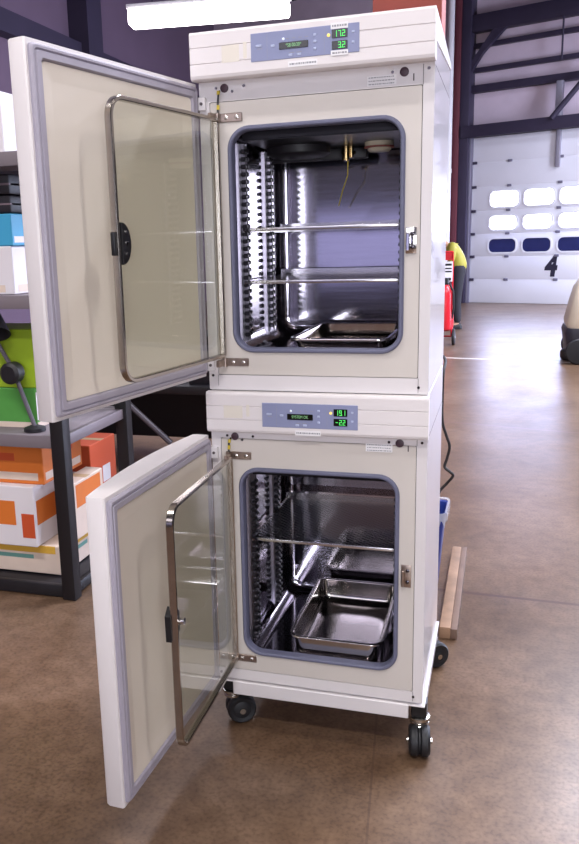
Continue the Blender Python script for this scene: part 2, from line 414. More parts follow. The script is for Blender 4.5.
    def paper(x0, x1, za, zb, yy, lines=1, parent=cp, nm='paper_label'):
        q = B().m(PAPER).box(x0, x1, yy-.0006, yy+.0004, za, zb)
        q.m(GREYINK)
        for i in range(lines):
            zz = za + (zb-za)*(i+.5)/lines; hh = (zb-za)/lines*.16; xx = x0 + .004
            while xx < x1 - .006:
                w_ = random.uniform(.002, .007); q.box(xx, min(xx+w_, x1-.003), yy-.0008, yy-.0005, zz-hh, zz+hh); xx += w_ + .0018
        return q.done(nm, PAPER, parent)
    paper(X(.35), X(.62), Z(1.30), Z(1.10), -yp)
    if cfg['stickers']:
        paper(X(.745), X(.90), Z(.15), Z(-.06), y-.0005); paper(X(.745), X(.90), Z(1.06), Z(.88), y-.0005)
    tp = cfg['tape']
    t = B().box(tp[0], tp[1], -yp-.0004, -yp+.001, L(tp[2]), L(tp[3]))
    t.box(tp[1]+.012, tp[1]+.022, -yp-.0004, -yp+.001, L(tp[2])+.006, L(tp[3])+.004)
    t.done('tape_residue', TAPE, cp)
    # strip under the head: plugs, rating label, little slot
    for x in (.077, .581):
        B().lathe((x, 0, L(zp)-.016), (0, -1, 0), [(.012, 0), (.012, .003), (.009, .0045)], 20).done('plug_cap', mat('dark_plum_plug', (70, 48, 60), .5), root)
    paper(.482, .560, L(zp)-.045, L(zp)-.020, 0, 3, root, 'rating_label')
    B().box(.604, .607, -.0008, .001, L(zp)-.040, L(zp)-.022).done('key_slot', SEAM, root)
    # glass-door heater wire
    hz = cfg['hinge_top']
    w_ = B().m(BLACKP).tube([(.062, .002, L(zp)-.022), (.062, -.012, L(zp)-.034), (.060, -.012, L(hz)+.045), (.058, -.010, L(hz)+.012)], .003, 8)
    w_.m(YELLOW).tube([(.062, -.012, L(zp)-.024), (.062, -.013, L(zp)-.034)], .0046, 8).tube([(.0605, -.012, L(hz)+.034), (.0595, -.012, L(hz)+.022)], .0046, 8)
    w_.done('heater_wire', BLACKP, root)
    # hinge plates and latch strike on the front panel
    for hzz in (hz, cfg['hinge_bottom']):
        p = B().m(HINGE).box(.058, .128, -.004, .001, L(hzz)-.012, L(hzz)+.012, .0015, 1)
        p.cyl((.056, -.010, L(hzz)-.013), (.056, -.010, L(hzz)+.013), .007, seg=14)
        hp = p.done('hinge_plate', HINGE, root)
        for x in (.080, .112):
            B().lathe((x, -.004, L(hzz)), (0, -1, 0), [(.0062, 0), (.006, .002), (.003, .0035)], 14).done('hinge_screw', ZINC, hp)
    lz = cfg['latch']
    ls = B().box(.590, .620, -.0035, .001, L(lz)-.036, L(lz)+.036, .003, 2).box(.592, .602, -.016, -.003, L(lz)-.028, L(lz)+.020, .002, 1).done('latch_strike', CHROME if cfg['fittings'] else HINGE, root)
    for dz in (-.018, .018):
        B().lathe((.609, -.0035, L(lz)+dz), (0, -1, 0), [(.006, 0), (.0055, .002), (.003, .0032)], 14).done('latch_screw', STEELDK, ls)
    # ---------------- outer door, open
    (ax, ay), (ex, ey) = cfg['door_axis'], cfg['door_end']
    dv = Vector((ex-ax, ey-ay, 0)); Lw = dv.length; dv.normalize(); nv = Vector((dv.y, -dv.x, 0))      # nv points away from the chamber side
    if nv.x > 0: nv = -nv
    dz0, dz1 = L(cfg['door_z'][0]), L(cfg['door_z'][1])
    A = Vector((ax, ay, 0))
    tilt = cfg['door_sag']
    def DP(u, w_, z): return A + dv*u + nv*w_ + Vector((0, 0, z + tilt*u*(z-(dz0+dz1)/2)/(dz1-dz0)*2))
    T = .052
    skin = [(0, .004), (0, T-.012), (.006, T)]
    for i in range(1, 14):
        q = i/14; skin.append((.006+(Lw-.012)*q, T + .026*math.sin(PI*q)**.9))
    skin += [(Lw-.006, T), (Lw, T-.010), (Lw, .004), (Lw-.004, 0), (.004, 0)]
    d = B().loops([[DP(u*(1-k)+Lw/2*k, w_*(1-k*2)+T/2*k*2, z) for u, w_ in skin] for z, k in ((dz0, .003), (dz0+.002, 0), (dz1-.002, 0), (dz1, .003))], cap0=True, cap1=True)
    dr = d.done('outer_door', HEADW, root, sharp=40)
    gl = []
    for ins, w_ in ((.010, .001), (.010, -.007), (.014, -.012), (.019, -.012), (.021, -.008), (.023, -.008), (.025, -.013), (.038, -.013), (.041, -.009), (.043, .0005)):
        gl.append([DP(u, w_, z) for u, z in rr(ins, Lw-ins, dz0+ins, dz1-ins, .008, 2)])
    B().loops(gl).done('door_gasket', LAVEND, dr)
    pn = []
    for ins, w_ in ((.042, .0), (.043, -.007), (.052, -.007), (.078, -.0008)):
        pn.append([DP(u, w_, z) for u, z in rr(ins, Lw-ins, dz0+ins, dz1-ins, .012, 3)])
    B().loops(pn, cap1=True).done('inner_panel', LINERP, dr)
    for zz in (dz0+.035, dz1-.055):
        hb = B().m(WHITE).box(.000, .022, -.014, .0005, zz-.018, zz+.018, .002, 1)
        hb.m(SEAM).cyl((.010, -.014, zz), (.010, -.0165, zz), .0045, seg=10)
        hb.done('door_hinge', WHITE, root)
        B().cyl((-.006, -.006, zz-.02), (-.006, -.006, zz+.02), .007, seg=12).done('hinge_pin', ZINC, root)
    # ---------------- glass inner door, open
    (ax, ay), (ex, ey) = cfg['glass_axis'], cfg['glass_end']
    gv = Vector((ex-ax, ey-ay, 0)); Lg = gv.length; gv.normalize(); gn = Vector((gv.y, -gv.x, 0))
    if gn.x > 0: gn = -gn
    ga, gb = L(cfg['glass_z'][0]), L(cfg['glass_z'][1]); GA = Vector((ax, ay, 0))
    def GP(u, w_, z): return GA + gv*u + gn*w_ + Vector((0, 0, z))
    rad = (.012, .052, .052, .012)
    fl = []
    for ins, w_ in ((0, -.008), (0, .008), (.002, .010), (.009, .010), (.011, .008), (.011, -.008), (.009, -.010), (.002, -.010), (0, -.008)):
        fl.append([GP(u, w_, z) for u, z in rr(ins, Lg-ins, ga+ins, gb-ins, tuple(max(r-ins, .002) for r in rad), 9)])
    gd = B().loops(fl).done('glass_door', FRAME, root)
    pts = rr(.009, Lg-.009, ga+.009, gb-.009, tuple(max(r-.009, .002) for r in rad), 9)
    B().loops([[GP(u, w_, z) for u, z in pts] for w_ in (-.002, .002)], cap0=True, cap1=True).done('glass_pane', GLASS, gd)
    kz = L(cfg['knob'])
    kb = B()
    if cfg['fittings']:      # half-moon latch plate
        half = [(Lg-.013-.036*math.sin(t), .050*math.cos(t)) for t in (PI*i/14 for i in range(15))]
        kb.m(BLACKP).loops([[GP(u, w_, kz+z) for u, z in half] for w_ in (-.014, -.003)], cap0=True, cap1=True)
        kb.box(-.006, .006, -.006, .006, -.028, .028, .003, 2, Matrix.Translation(GP(Lg+.004, 0, kz)))
        kb.m(CHROME)
        for q in (-.026, 0, .026): kb.cyl(GP(Lg-.030, -.014, kz+q), GP(Lg-.030, -.017, kz+q), .005, seg=10)
    else:                    # lever latch
        kb.m(BLACKP).box(-.014, .008, -.008, .012, -.030, .030, .004, 2, Matrix.Translation(GP(Lg-.016, 0, kz)))
        kb.loops([[GP(u, w_, kz+z) for u, z in ((Lg-.016, -.040), (Lg+.004, -.052), (Lg+.006, .020), (Lg-.016, .040))] for w_ in (.006, .022)], cap0=True, cap1=True)
        kb.m(CHROME).cyl(GP(Lg-.022, -.010, kz), GP(Lg-.022, -.022, kz), .010, seg=14)
    kb.done('door_latch', BLACKP, gd)
    for hzz in (hz, cfg['hinge_bottom']):
        B().box(-.002, .030, -.006, .006, -.010, .010, .002, 1, Matrix.Translation(GP(.012, 0, L(hzz))) @ Matrix.Rotation(math.atan2(gv.y, gv.x), 4, 'Z')).done('hinge_knuckle', HINGE, gd)
    return root

UP = dict(bottom=1.160, top=2.150, panel_bottom=2.046, panel_top=2.173, seam_bottom=1.206, seam_top=1.995,
    open=(.090, .578, 1.284, 1.917, .055), shelves=[(1.640, False), (1.486, False)], fittings=True, protrude=.056,
    head_back=[(.02, 2.172), (.30, 2.162), (.56, 2.147), (.602, 2.140), (.602, 2.130), (.0, 2.10)],
    fascia=(.174, .470, 2.080, 2.152), lcd='*SB.00/20*', digits=('17.2', ' 3.2'), stickers=True, tape=(.090, .140, 2.086, 2.130),
    hinge_top=1.950, hinge_bottom=1.246, latch=1.592, door_axis=(-.006, -.004), door_end=(-.160, -.676), door_z=(1.202, 2.046), door_sag=.012,
    glass_axis=(.054, -.012), glass_end=(-.040, -.531), glass_z=(1.262, 1.950), knob=1.607)
LO = dict(bottom=.186, top=1.157, panel_bottom=1.030, panel_top=1.157, seam_bottom=.222, seam_top=1.008,
    open=(.094, .574, .290, .908, .055), shelves=[(.668, True)], fittings=False, protrude=.028,
    head_back=[(.0, 1.157), (.0, 1.034)],
    fascia=(.174, .463, 1.054, 1.128), lcd='SYSTEM OK', digits=('19.1', '-2.2'), stickers=False, tape=(.052, .112, 1.078, 1.116),
    hinge_top=.953, hinge_bottom=.266, latch=.603, door_axis=(-.008, -.004), door_end=(-.033, -.690), door_z=(.178, 1.016), door_sag=0,
    glass_axis=(.062, -.012), glass_end=(.070, -.545), glass_z=(.263, .953), knob=.640)
lower = make_incubator(LO, 'lower white incubator resting on the castered base, perforated shelf and deep pan inside')
upper = make_incubator(UP, 'upper white incubator stacked on the other one, two solid shelves and air filter inside')

# ------------------------------------------------------------------ stainless pans inside
def make_pan(x, y, z, w, d, h, label):
    root = thing('stainless_pan', label, 'pan', (x, y, z))
    P = []
    for g, zz, r in ((-.012, h-.007, .040), (-.013, h-.002, .041), (-.010, h, .038), (-.002, h, .032), (.0, h-.003, .030), (.006, .020, .030), (.010, .008, .028), (.020, .0015, .022), (.040, .003, .020), (.070, .006, .015), (.100, .0075, .010)):
        P.append([(a, b, zz) for a, b in rr(-w/2+g, w/2-g, -d/2+g, d/2-g, r, 8)])
    B().loops(P, cap1=True).done('pan_body', PANST, root, sharp=70, solid=.001, wn=True)
    return root
make_pan(.380, .262, .2795, .276, .470, .076, 'deep stainless pan on the floor of the lower incubator chamber')
make_pan(.395, .262, 1.2735, .276, .450, .042, 'shallow stainless pan on the floor of the upper incubator chamber')

# ------------------------------------------------------------------ castered base
base = thing('rolling_base', 'white castered steel base carrying both incubators', 'cart base', (0, 0, 0))
f = B()
zb, zt = .131, .178
f.box(.045, W-.042, -.006, .020, zb, zt, .002, 1)
f.box(.045, W-.042, D-.02, D+.006, zb, zt, .002, 1)
f.box(-.006, .020, .045, D-.045, zb, zt, .002, 1)
f.box(W-.020, W+.006, .045, D-.045, zb, zt, .002, 1)
f.box(-.004, W+.008, -.004, D+.006, zt-.004, zt+.001, .001, 1)
f.box(.012, W-.012, .012, D-.012, zt+.001, zt+.0075)
f.done('base_frame', WHITE, base)
def caster(x, y, ang, brake):
    c = B().m(BLACKP).box(x-.024, x+.024, y-.024, y+.024, zb-.006, zt-.0005, .003, 1).done('corner_block', BLACKP, base)
    cr = B().lathe((x, y, zb-.006), (0, 0, -1), [(.020, 0), (.034, .003), (.034, .012), (.026, .016), (.030, .020), (.030, .026)], 24)
    dx, dy = math.cos(ang), math.sin(ang)          # trailing direction
    Mx = Matrix.Translation((x, y, 0)) @ Matrix.Rotation(ang, 4, 'Z')
    R = .050; t = .026
    for sgn in (-1, 1):
        poly = [(-.022, .100), (.022, .100), (t+.014, R+.008), (t+.010, R-.012), (t-.010, R-.012), (t-.016, R+.010)]
        cr.prism(poly, lambda u, v, h: Mx @ Vector((u, h, v)), sgn*.0005, sgn*.004)
    cr.done('caster_fork', ZINC, base)
    wl = B().m(BLACKR)
    wl.lathe(Mx @ Vector((t, -.033, R)), Mx.to_3x3() @ Vector((0, 1, 0)), [(.020, 0), (.030, .004), (.043, .001), (R-.001, .008), (R, .016), (R-.001, .026), (R-.008, .031), (R-.008, .035), (R-.001, .040), (R, .050), (R-.001, .058), (.043, .065), (.030, .066)], 32)
    wl.m(ZINC).cyl(Mx @ Vector((t, -.040, R)), Mx @ Vector((t, .040, R)), .010, seg=14)
    wl.done('caster_wheel', BLACKR, base)
    if brake:
        bk = B().m(BLACKP).box(-.012, .012, -.020, .020, -.005, .005, .002, 1, Mx @ Matrix.Translation((t+.052, 0, R+.026)) @ Matrix.Rotation(.5, 4, 'Y'))
        bk.box(-.028, .014, -.017, .017, -.003, .003, .001, 1, Mx @ Matrix.Translation((t+.030, 0, R+.045)) @ Matrix.Rotation(.45, 4, 'Y'))
        bk.done('caster_brake', BLACKP, base)
caster(W-.012, .042, math.radians(-82), False)
caster(.026, .048, math.radians(28), False)
caster(W-.028, D-.015, math.radians(40), False)
caster(.022, D-.03, math.radians(120), False)

# ------------------------------------------------------------------ setting
fl = B().box(-9, 9.5, -6, 26, -.1, 0).done('floor', FLOORM); struct(fl, 'stained brown concrete floor with saw-cut joints')
WD = Vector((.9444, -.3287, 0)); WN = Vector((-.3287, -.9444, 0)); WA = Vector((.128, 18.393, 0))    # dock wall: direction, inward normal, anchor
Mw = Matrix((( WD.x, -WN.x, 0, WA.x), (WD.y, -WN.y, 0, WA.y), (0, 0, 1, 0), (0, 0, 0, 1)))               # local x along wall, local y away from the room
def wb(name, material, x0, x1, y0, y1, z0, z1, bev=0, parent=None):
    o = B().box(x0, x1, y0, y1, z0, z1, bev).done(name, material, parent)
    if parent is None: o.matrix_world = Mw
    return o
struct(wb('wall_back', INSUL, -10, 12, .25, .45, 0, 8), 'far wall of puckered mauve insulation around the dock door')
struct(B().box(-7.2, -7.0, -6, 24, 0, 8).done('wall_left', SIDING), 'dark mauve panelled left wall')
struct(B().box(9.3, 9.5, -6, 18, 0, 8).done('wall_right', GREYW))
struct(B().box(-7.2, 9.5, -6.2, -6, 0, 8).done('wall_front', GREYW))
struct(B().box(-9, 9.5, -6, 26, 7.6, 7.8).done('ceiling', CEILM))
# steel of the left wall
struct(B().box(-7.0, -6.75, -6, 22, 4.95, 5.30).done('beam_left', DARKBEAM), 'dark girt along the left wall')
struct(B().box(-7.0, -6.6, 12.6, 13.2, 0, 7.6).done('column_left', DARKBEAM), 'dark column against the left wall')
# girts of the dock wall
for i, (za, zc, dp) in enumerate(((6.02, 6.38, .25), (5.70, 5.80, .12), (5.18, 5.28, .12), (4.74, 4.90, .2))):
    struct(wb('beam_%d' % (i+1), DARKBEAM, -.5, 6, .25-dp, .27, za, zc, .01), 'dark steel girt, number %d from the top, above the dock door' % (i+1))
struct(wb('beam_5', DARKBEAM, -.3, 6, -.12, .27, 3.76, 4.02, .01), 'heavy dark header beam right above the dock door')
cb = B().m(DARKBEAM).box(-.36, -.14, -.06, .26, 0, 7.6, .01)
cb.m(MAROON).box(-.52, -.36, -.10, .26, 0, 7.6, .01)
o = cb.done('column_right', DARKBEAM); o.matrix_world = Mw; struct(o, 'tall dark column with maroon flange beside the dock door')
kb = B().prism([(-.36, 4.9), (-.36, 5.15), (.35, 6.05), (.65, 6.05), (.1, 5.55)], lambda u, v, h: (u, h, v), .02, .14).done('knee_brace', DARKBEAM); kb.matrix_world = Mw; struct(kb, 'dark knee brace between column and top girt')
# white pipe beside the column
pp = B().m(mat('white_pvc', (226, 222, 226), .4)).cyl((-.525, -.26, 0), (-.525, -.26, 7.5), .075, seg=20)
pp.cyl((-.525, -.26, 3.0), (-.525, -.26, 3.1), .086, seg=20)
o = pp.done('downpipe', MATS['white_pvc']); o.matrix_world = Mw; struct(o, 'white pipe running up beside the maroon column')
# overhead dock door
door = thing('door_1', 'white sectional dock door with window rows and a number four', 'dock door', (0, 0, 0))
door.matrix_world = Mw; door['kind'] = 'structure'
pb = B()
zz = [0, .55, 1.08, 1.60, 2.12, 2.66, 3.2, 3.76]
DX0, DX1 = -.10, 4.3
for a, c in zip(zz, zz[1:]): pb.box(DX0, DX1, .10, .16, a+.004, c-.004, .008, 2)
pb.box(DX0+.01, DX1-.01, .108, .155, .01, 3.75)
pb.done('door_panel', DOORW, door)
tr = B().box(-.14, -.09, .02, .10, 0, 3.76, .004); tr.box(-.09, -.06, .04, .09, 0, 3.76)
tr.done('door_track', mat('galvanised_track', (150, 146, 164), .4, metal=.6), door)
for z in (.55, 1.08, 1.60, 2.12, 2.66, 3.2): B().box(-.09, .04, .05, .10, z-.03, z+.03, .006).done('track_roller', DARKBEAM, door)
for z in zz[1:-1]:
    for x in (.80, 1.92, 3.0):
        B().box(x-.05, x+.05, .075, .10, z-.028, z+.028, .006).done('panel_hinge', mat('grey_hinge', (108, 104, 122), .5), door)
for (z0_, z1_, m) in ((2.20, 2.54, GLOW), (1.69, 1.99, GLOW), (1.175, 1.475, NAVYP)):
    for x in (.375, 1.155, 1.935, 2.715, 3.49):
        wd = .645 if z1_ > 2.1 else .62
        q = rr(x, x+wd, z0_, z1_, .11, 6); q2 = rr(x-.035, x+wd+.035, z0_-.035, z1_+.035, .14, 6)
        fr = B().loops([[(a, y_, c) for a, c in L_] for L_, y_ in ((q2, .10), (q2, .085), (q, .085), (q, .098))]).done('window_frame', DOORW, door)
        B().loops([[(a, .096, c) for a, c in q]], cap0=True).done('window_pane', m, fr)
M = Matrix.Translation((1.80, .096, .83)) @ FRONT
text_mesh('door_number', '4', .62, mat('number_black', (34, 30, 52), .5), M, door, bold=.03, ext=.002, sx=.80, shear=.12)
bt = B().box(1.80, 1.90, .02, .10, 2.98, 3.78, .01).done('door_strut', mat('grey_steel', (150, 146, 160), .5, metal=.4), door)
# overhead track hardware above the door
hw = thing('door_operator_track', 'grey vertical post with a dark diagonal rail above the dock door', 'door track'); hw.matrix_world = Mw
B().box(1.78, 1.92, -.08, .04, 4.02, 4.74, .01).done('hanger_post', MATS['grey_steel'], hw)
B().cyl((1.74, -.16, 3.98), (2.60, -.16, 4.95), .06, seg=10).done('diagonal_rail', DARKBEAM, hw)
B().cyl((1.86, -.05, 5.16), (1.86, -.05, 6.02), .02, seg=8).done('hanger_rod', DARKBEAM, hw)
# daylight: glowing dock door added unseen in the right wall for cool side light
for i, (ya, yb) in enumerate(((8.0, 11.5),)):
    fr = struct(B().box(9.2, 9.32, ya-.1, yb+.1, 0, 3.9, .02).done('door_%d' % (i+2), DOORW))
    B().box(9.17, 9.2, ya, yb, .25, 3.7).done('door_glazing', mat('daylit_glazing', (214, 228, 255), .4, emit=5), fr)
for i, (x0_, x1_) in enumerate(((-2.2, .3), (1.3, 3.9))):  # unseen glowing panes behind the camera, sized for reflections in the chambers
    fr = struct(B().box(x0_-.1, x1_+.1, -6.02, -5.9, .9, 2.4, .02).done('window_%d' % (i+1), GREYW))
    B().box(x0_, x1_, -5.91, -5.88, 1.2, 1.88 if i == 0 else 2.1).done('window_pane', mat('dim_window_pane', (166, 166, 204), .4, emit=.55) if i == 0 else mat('daylit_window', (226, 230, 255), .4, emit=2.2), fr)

fr = struct(B().box(-3.1, 1.3, -6.02, -5.9, 3.0, 4.3, .02).done('window_3', GREYW))  # unseen high pane, added to brighten the reflection in the pan
B().box(-3.0, 1.2, -5.91, -5.88, 3.1, 4.2).done('window_pane', mat('high_window', (236, 234, 246), .4, emit=3), fr)
# red column behind the incubators
rc = B().box(.115, .135, 2.60, 2.88, 0, 7.6).box(.465, .485, 2.60, 2.88, 0, 7.6).box(.135, .465, 2.62, 2.66, 0, 7.6).box(.115, .485, 2.58, 2.605, 0, 7.6)
struct(rc.done('column_centre', REDCOL), 'red oxide steel column right behind the incubators')
ob = thing('outlet_box', 'pale outlet box on the red column with black cord plugged in', 'outlet', (.504, 2.70, .93))
B().box(-.018, .018, -.03, .03, -.09, .07, .006).done('box_body', mat('pale_grey_plastic', (196, 194, 200), .5), ob)
B().box(-.004, .022, -.018, .018, -.05, .04, .002).done('outlet_face', PAPER, ob)
def smooth(P, n=6):
    P = [Vector(p) for p in P]; out = []
    for i in range(len(P)-1):
        a, b, c, d = P[max(i-1, 0)], P[i], P[i+1], P[min(i+2, len(P)-1)]
        for k in range(n):
            t = k/n; out.append(.5*((2*b) + (c-a)*t + (2*a-5*b+4*c-d)*t*t + (3*b-a-3*c+d)*t**3))
    return out + [P[-1]]
cd = B().tube(smooth([(.528, 2.69, .90), (.545, 2.66, .87), (.540, 2.57, .82), (.537, 2.57, .70), (.540, 2.57, .53), (.565, 2.57, .44), (.585, 2.57, .375), (.572, 2.57, .30), (.560, 2.56, .25), (.590, 2.55, .225), (.610, 2.55, .20), (.575, 2.55, .15), (.535, 2.54, .10), (.50, 2.52, .008), (.40, 2.45, .009)]), .0085, 8).done('power_cord', BLACKR)
tag(cd, 'black power cord hanging loosely down the red column to the floor', 'cord')

# ceiling light seen beyond the open door
lt = thing('ceiling_light', 'long glowing fluorescent fixture hanging above the upper incubator door', 'light', (-3.2, 9.53, 4.78), math.radians(8.7))
B().box(-1.15, 1.15, -.14, .14, .06, .12, .01).done('light_housing', PAPER, lt)
B().box(-1.13, 1.13, -.16, .16, -.16, .06, .04, 3).done('light_diffuser', TUBE, lt)
for x in (-.8, .8): B().cyl((x, 0, .12), (x, 0, 2.82), .01, seg=6).done('hanger_rod', DARKBEAM, lt)

# wastebasket, timber
wb_ = thing('wastebasket', 'blue wastebasket with a clear liner behind the incubators', 'bin', (.505, 1.36, 0))
B().loops([[(x, y, z) for x, y in rr(-a, a, -b_, b_, .03, 4)] for z, a, b_ in ((.0, .105, .085), (.38, .135, .11), (.385, .142, .117), (.375, .142, .117))][:4], cap0=True).done('basket_body', mat('blue_plastic', (44, 62, 140), .35), wb_, solid=.002)
lb = B()
ring = []
for z, a in ((.345, .145), (.36, .148), (.38, .149), (.396, .147), (.392, .138)):
    ring.append([(x*(1+.02*math.sin(9*i)), y*(1+.02*math.cos(7*i)), z + (.02*math.sin(i*1.7) if z < .35 else 0)) for i, (x, y) in enumerate(rr(-a, a, -a*.84, a*.84, .03, 6))])
lb.loops(ring).done('bin_liner', mat('clear_plastic_film', (230, 232, 240), .2, alpha=.45), wb_)
WOOD = mat('knotty_tan_wood', (150, 118, 92), .7, noise=.45, nscale=7)
tb = thing('wooden_plank', 'tan knotty timber lying on the floor behind the right rear caster', 'timber', (.690, 1.30, 0))
B().box(-.035, .010, -.47, .47, .0, .05, .004).done('plank_body', WOOD, tb)
B().box(.010, .036, -.47, .48, .0, .045, .003).done('edge_strip', mat('brown_timber', (116, 92, 78), .7, noise=.2, nscale=9), tb, label='darker brown edge strip')  # shaded side and shadow of the plank put into a darker colour

# wheeled extinguisher
we = thing('wheeled_extinguisher', 'tall red wheeled fire extinguisher seen past the right edge of the incubators', 'fire extinguisher', (.06, 10.36, 0))
B().lathe((0, 0, .24), (0, 0, 1), [(.06, -.03), (.11, 0), (.12, .04), (.12, .52), (.10, .60), (.05, .65)], 28).done('cylinder', RED, we)
B().m(BLACKP).cyl((0, 0, .86), (0, 0, .98), .05, seg=16).box(-.07, .07, -.03, .03, .95, .99, .008).done('valve_head', BLACKP, we)
g = B(); 
for x in (-.085, .085): g.tube([(x, .10, .12), (x, .13, .5), (x, .13, 1.20), (x, .06, 1.34), (x, .02, 1.36)], .012, 8)
g.cyl((-.085, .02, 1.36), (.085, .02, 1.36), .014, seg=10); g.cyl((-.13, .10, .12), (.13, .10, .12), .012, seg=8)
g.done('cart_frame', RED, we)
sg = B().m(PAPER).box(-.075, .085, .095, .105, .93, 1.22).m(BLACKP)
for z, h in ((1.175, .03), (1.12, .02), (1.075, .02)): sg.box(-.06, .07, .093, .095, z-h/2, z+h/2)
sg.m(RED).box(-.075, .085, .094, .106, 1.24, 1.36)
sg.done('instruction_plate', PAPER, we)
for x in (-.13, .10):
    B().m(BLACKR).lathe((x, .0, .12), (1, 0, 0), [(.07, 0), (.11, .004), (.12, .015), (.12, .035), (.11, .046), (.07, .05)], 26).m(ZINC).lathe((x-.004, 0, .12), (1, 0, 0), [(.02, 0), (.06, .006), (.06, .052), (.02, .058)], 20).done('cart_wheel', BLACKR, we)
B().tube([(.05, -.05, .92), (.11, -.08, .8), (.12, -.08, .55), (.10, -.06, .4)], .014, 8).done('hose', BLACKR, we)

# person behind the extinguisher
def skinned(name, verts, edges, radii, material, parent, sub=2, root=0):
    me = bpy.data.meshes.new(name); me.from_pydata(verts, edges, []); me.materials.append(material)
    o = bpy.data.objects.new(name, me); COL.objects.link(o); o.parent = parent
    md = o.modifiers.new('skin', 'SKIN'); md.use_smooth_shade = True
    for i, r in enumerate(radii):
        me.skin_vertices[0].data[i].radius = r if isinstance(r, tuple) else (r, r)
    me.skin_vertices[0].data[root].use_root = True
    s = o.modifiers.new('sub', 'SUBSURF'); s.levels = sub; s.render_levels = sub
    bpy.context.view_layer.update()
    dg = bpy.context.evaluated_depsgraph_get()
    nm = bpy.data.meshes.new_from_object(o.evaluated_get(dg)); o.modifiers.clear(); o.data = nm
    for p in nm.polygons: p.use_smooth = True
    if not nm.materials: nm.materials.append(material)
    return o
SKIN = mat('skin', (196, 150, 126), .5); VEST = mat('hi_vis_yellow', (160, 152, 54), .6, noise=.1, nscale=10); PANTS = mat('black_cloth', (34, 32, 40), .8, noise=.1, nscale=20)
pe = thing('person', 'person in a yellow top and dark trousers leaning left near the dock door', 'person', (.06, 12.7, 0))
# joints: pelvis, belly, chest, neck, head, (left leg) hip knee ankle toe, (right leg), arms
V = [(.07,0,.98),(.06,0,1.15),(-.02,0,1.34),(-.15,0,1.44),(-.26,-.01,1.50),
     (.07,-.10,.92),(.05,-.11,.50),(.07,-.11,.09),(-.06,-.12,.04),
     (.07,.10,.92),(.02,.11,.50),(.05,.11,.09),(-.08,.12,.04),
     (-.03,-.19,1.40),(-.06,-.23,1.13),(-.17,-.19,.96),
     (-.03,.19,1.40),(-.10,.23,1.14),(-.26,.17,1.05)]
Ed = [(0,1),(1,2),(2,3),(3,4),(0,5),(5,6),(6,7),(7,8),(0,9),(9,10),(10,11),(11,12),(2,13),(13,14),(14,15),(2,16),(16,17),(17,18)]
R_ = [.10,.09,.10,.055,.055,.085,.055,.038,.034,.085,.055,.038,.034,.055,.042,.028,.055,.042,.028]
body = skinned('body', V, Ed, R_, SKIN, pe)
hd = B().lathe((-.20, -.01, 1.46), (-.25, 0, 1), [(.03, 0), (.062, .04), (.078, .10), (.080, .15), (.068, .20), (.035, .23)], 24)
hd.lathe((-.285, -.01, 1.575), (-1, 0, -.2), [(.016, -.01), (.012, .015), (.004, .022)], 10)          # nose
for s_ in (-1, 1): hd.lathe((-.205, -.01+s_*.078, 1.585), (0, s_, 0), [(.024, 0), (.020, .012), (.008, .014)], 12)   # ears
hd.done('head', SKIN, pe).location = (-.09, 0, -.05)
for s_ in (-1, 1): B().lathe((-.290, -.01+s_*.03, 1.60), (-1, 0, 0), [(.009, 0), (.006, .005)], 10).done('eye', BLACKP, pe).location = (-.09, 0, -.05)
B().box(-.281, -.268, -.03, .012, 1.530, 1.540, .003).done('mouth', mat('lip', (150, 92, 86), .5), pe).location = (-.09, 0, -.05)
B().lathe((-.205, -.01, 1.60), (-.05, 0, 1), [(.083, -.03), (.088, .02), (.078, .07), (.05, .10), (.015, .112)], 24).done('hair', mat('brown_hair', (58, 42, 36), .7), pe).location = (-.09, 0, -.05)
skinned('yellow_top', [(.07,0,.95)] + [V[i] for i in (1,2,3,13,14,16,17)], [(0,1),(1,2),(2,3),(2,4),(4,5),(2,6),(6,7)], [.152,.158,.168,.075,.078,.062,.078,.062], VEST, pe)
skinned('trousers', [V[i] for i in (0,5,6,7,9,10,11,1)], [(0,1),(1,2),(2,3),(0,4),(4,5),(5,6),(0,7)], [.142,.104,.078,.064,.104,.078,.064,.14], PANTS, pe)
for k_ in (7, 11):
    a, y_ = V[k_][0], V[k_][1]
    B().loops([[(a+.01+u*1.0, y_+v, z) for u, v in rr(-.19+q, .07-q, -.05+q, .05-q, .045-q, 6)] for z, q in ((0, .004), (.03, 0), (.06, .006), (.085, .022))], cap0=True, cap1=True).done('shoe', BLACKR, pe)
for k_, dirx in ((15, -1), (18, -1)):
    h0 = Vector(V[k_]); hb = B()
    hb.loops([[h0 + Vector((-.0-t_*.085, v, u)) for u, v in rr(-.036*w_, .036*w_, -.014, .014, .012, 3)] for t_, w_ in ((0, .7), (.5, 1), (1, 1))], cap0=True, cap1=True)
    for q, ln in ((-.027, .058), (-.009, .07), (.009, .075), (.027, .066)):
        p = h0 + Vector((-.083, 0, q)); hb.tube([p, p+Vector((-ln*.5, 0, 0)), p+Vector((-ln*.85, -.012, 0)), p+Vector((-ln, -.026, 0))], .0085, 7)
    p = h0 + Vector((-.03, 0, .034)); hb.tube([p, p+Vector((-.025, -.01, .025)), p+Vector((-.055, -.02, .032))], .010, 7)
    hb.done('hand', SKIN, pe)

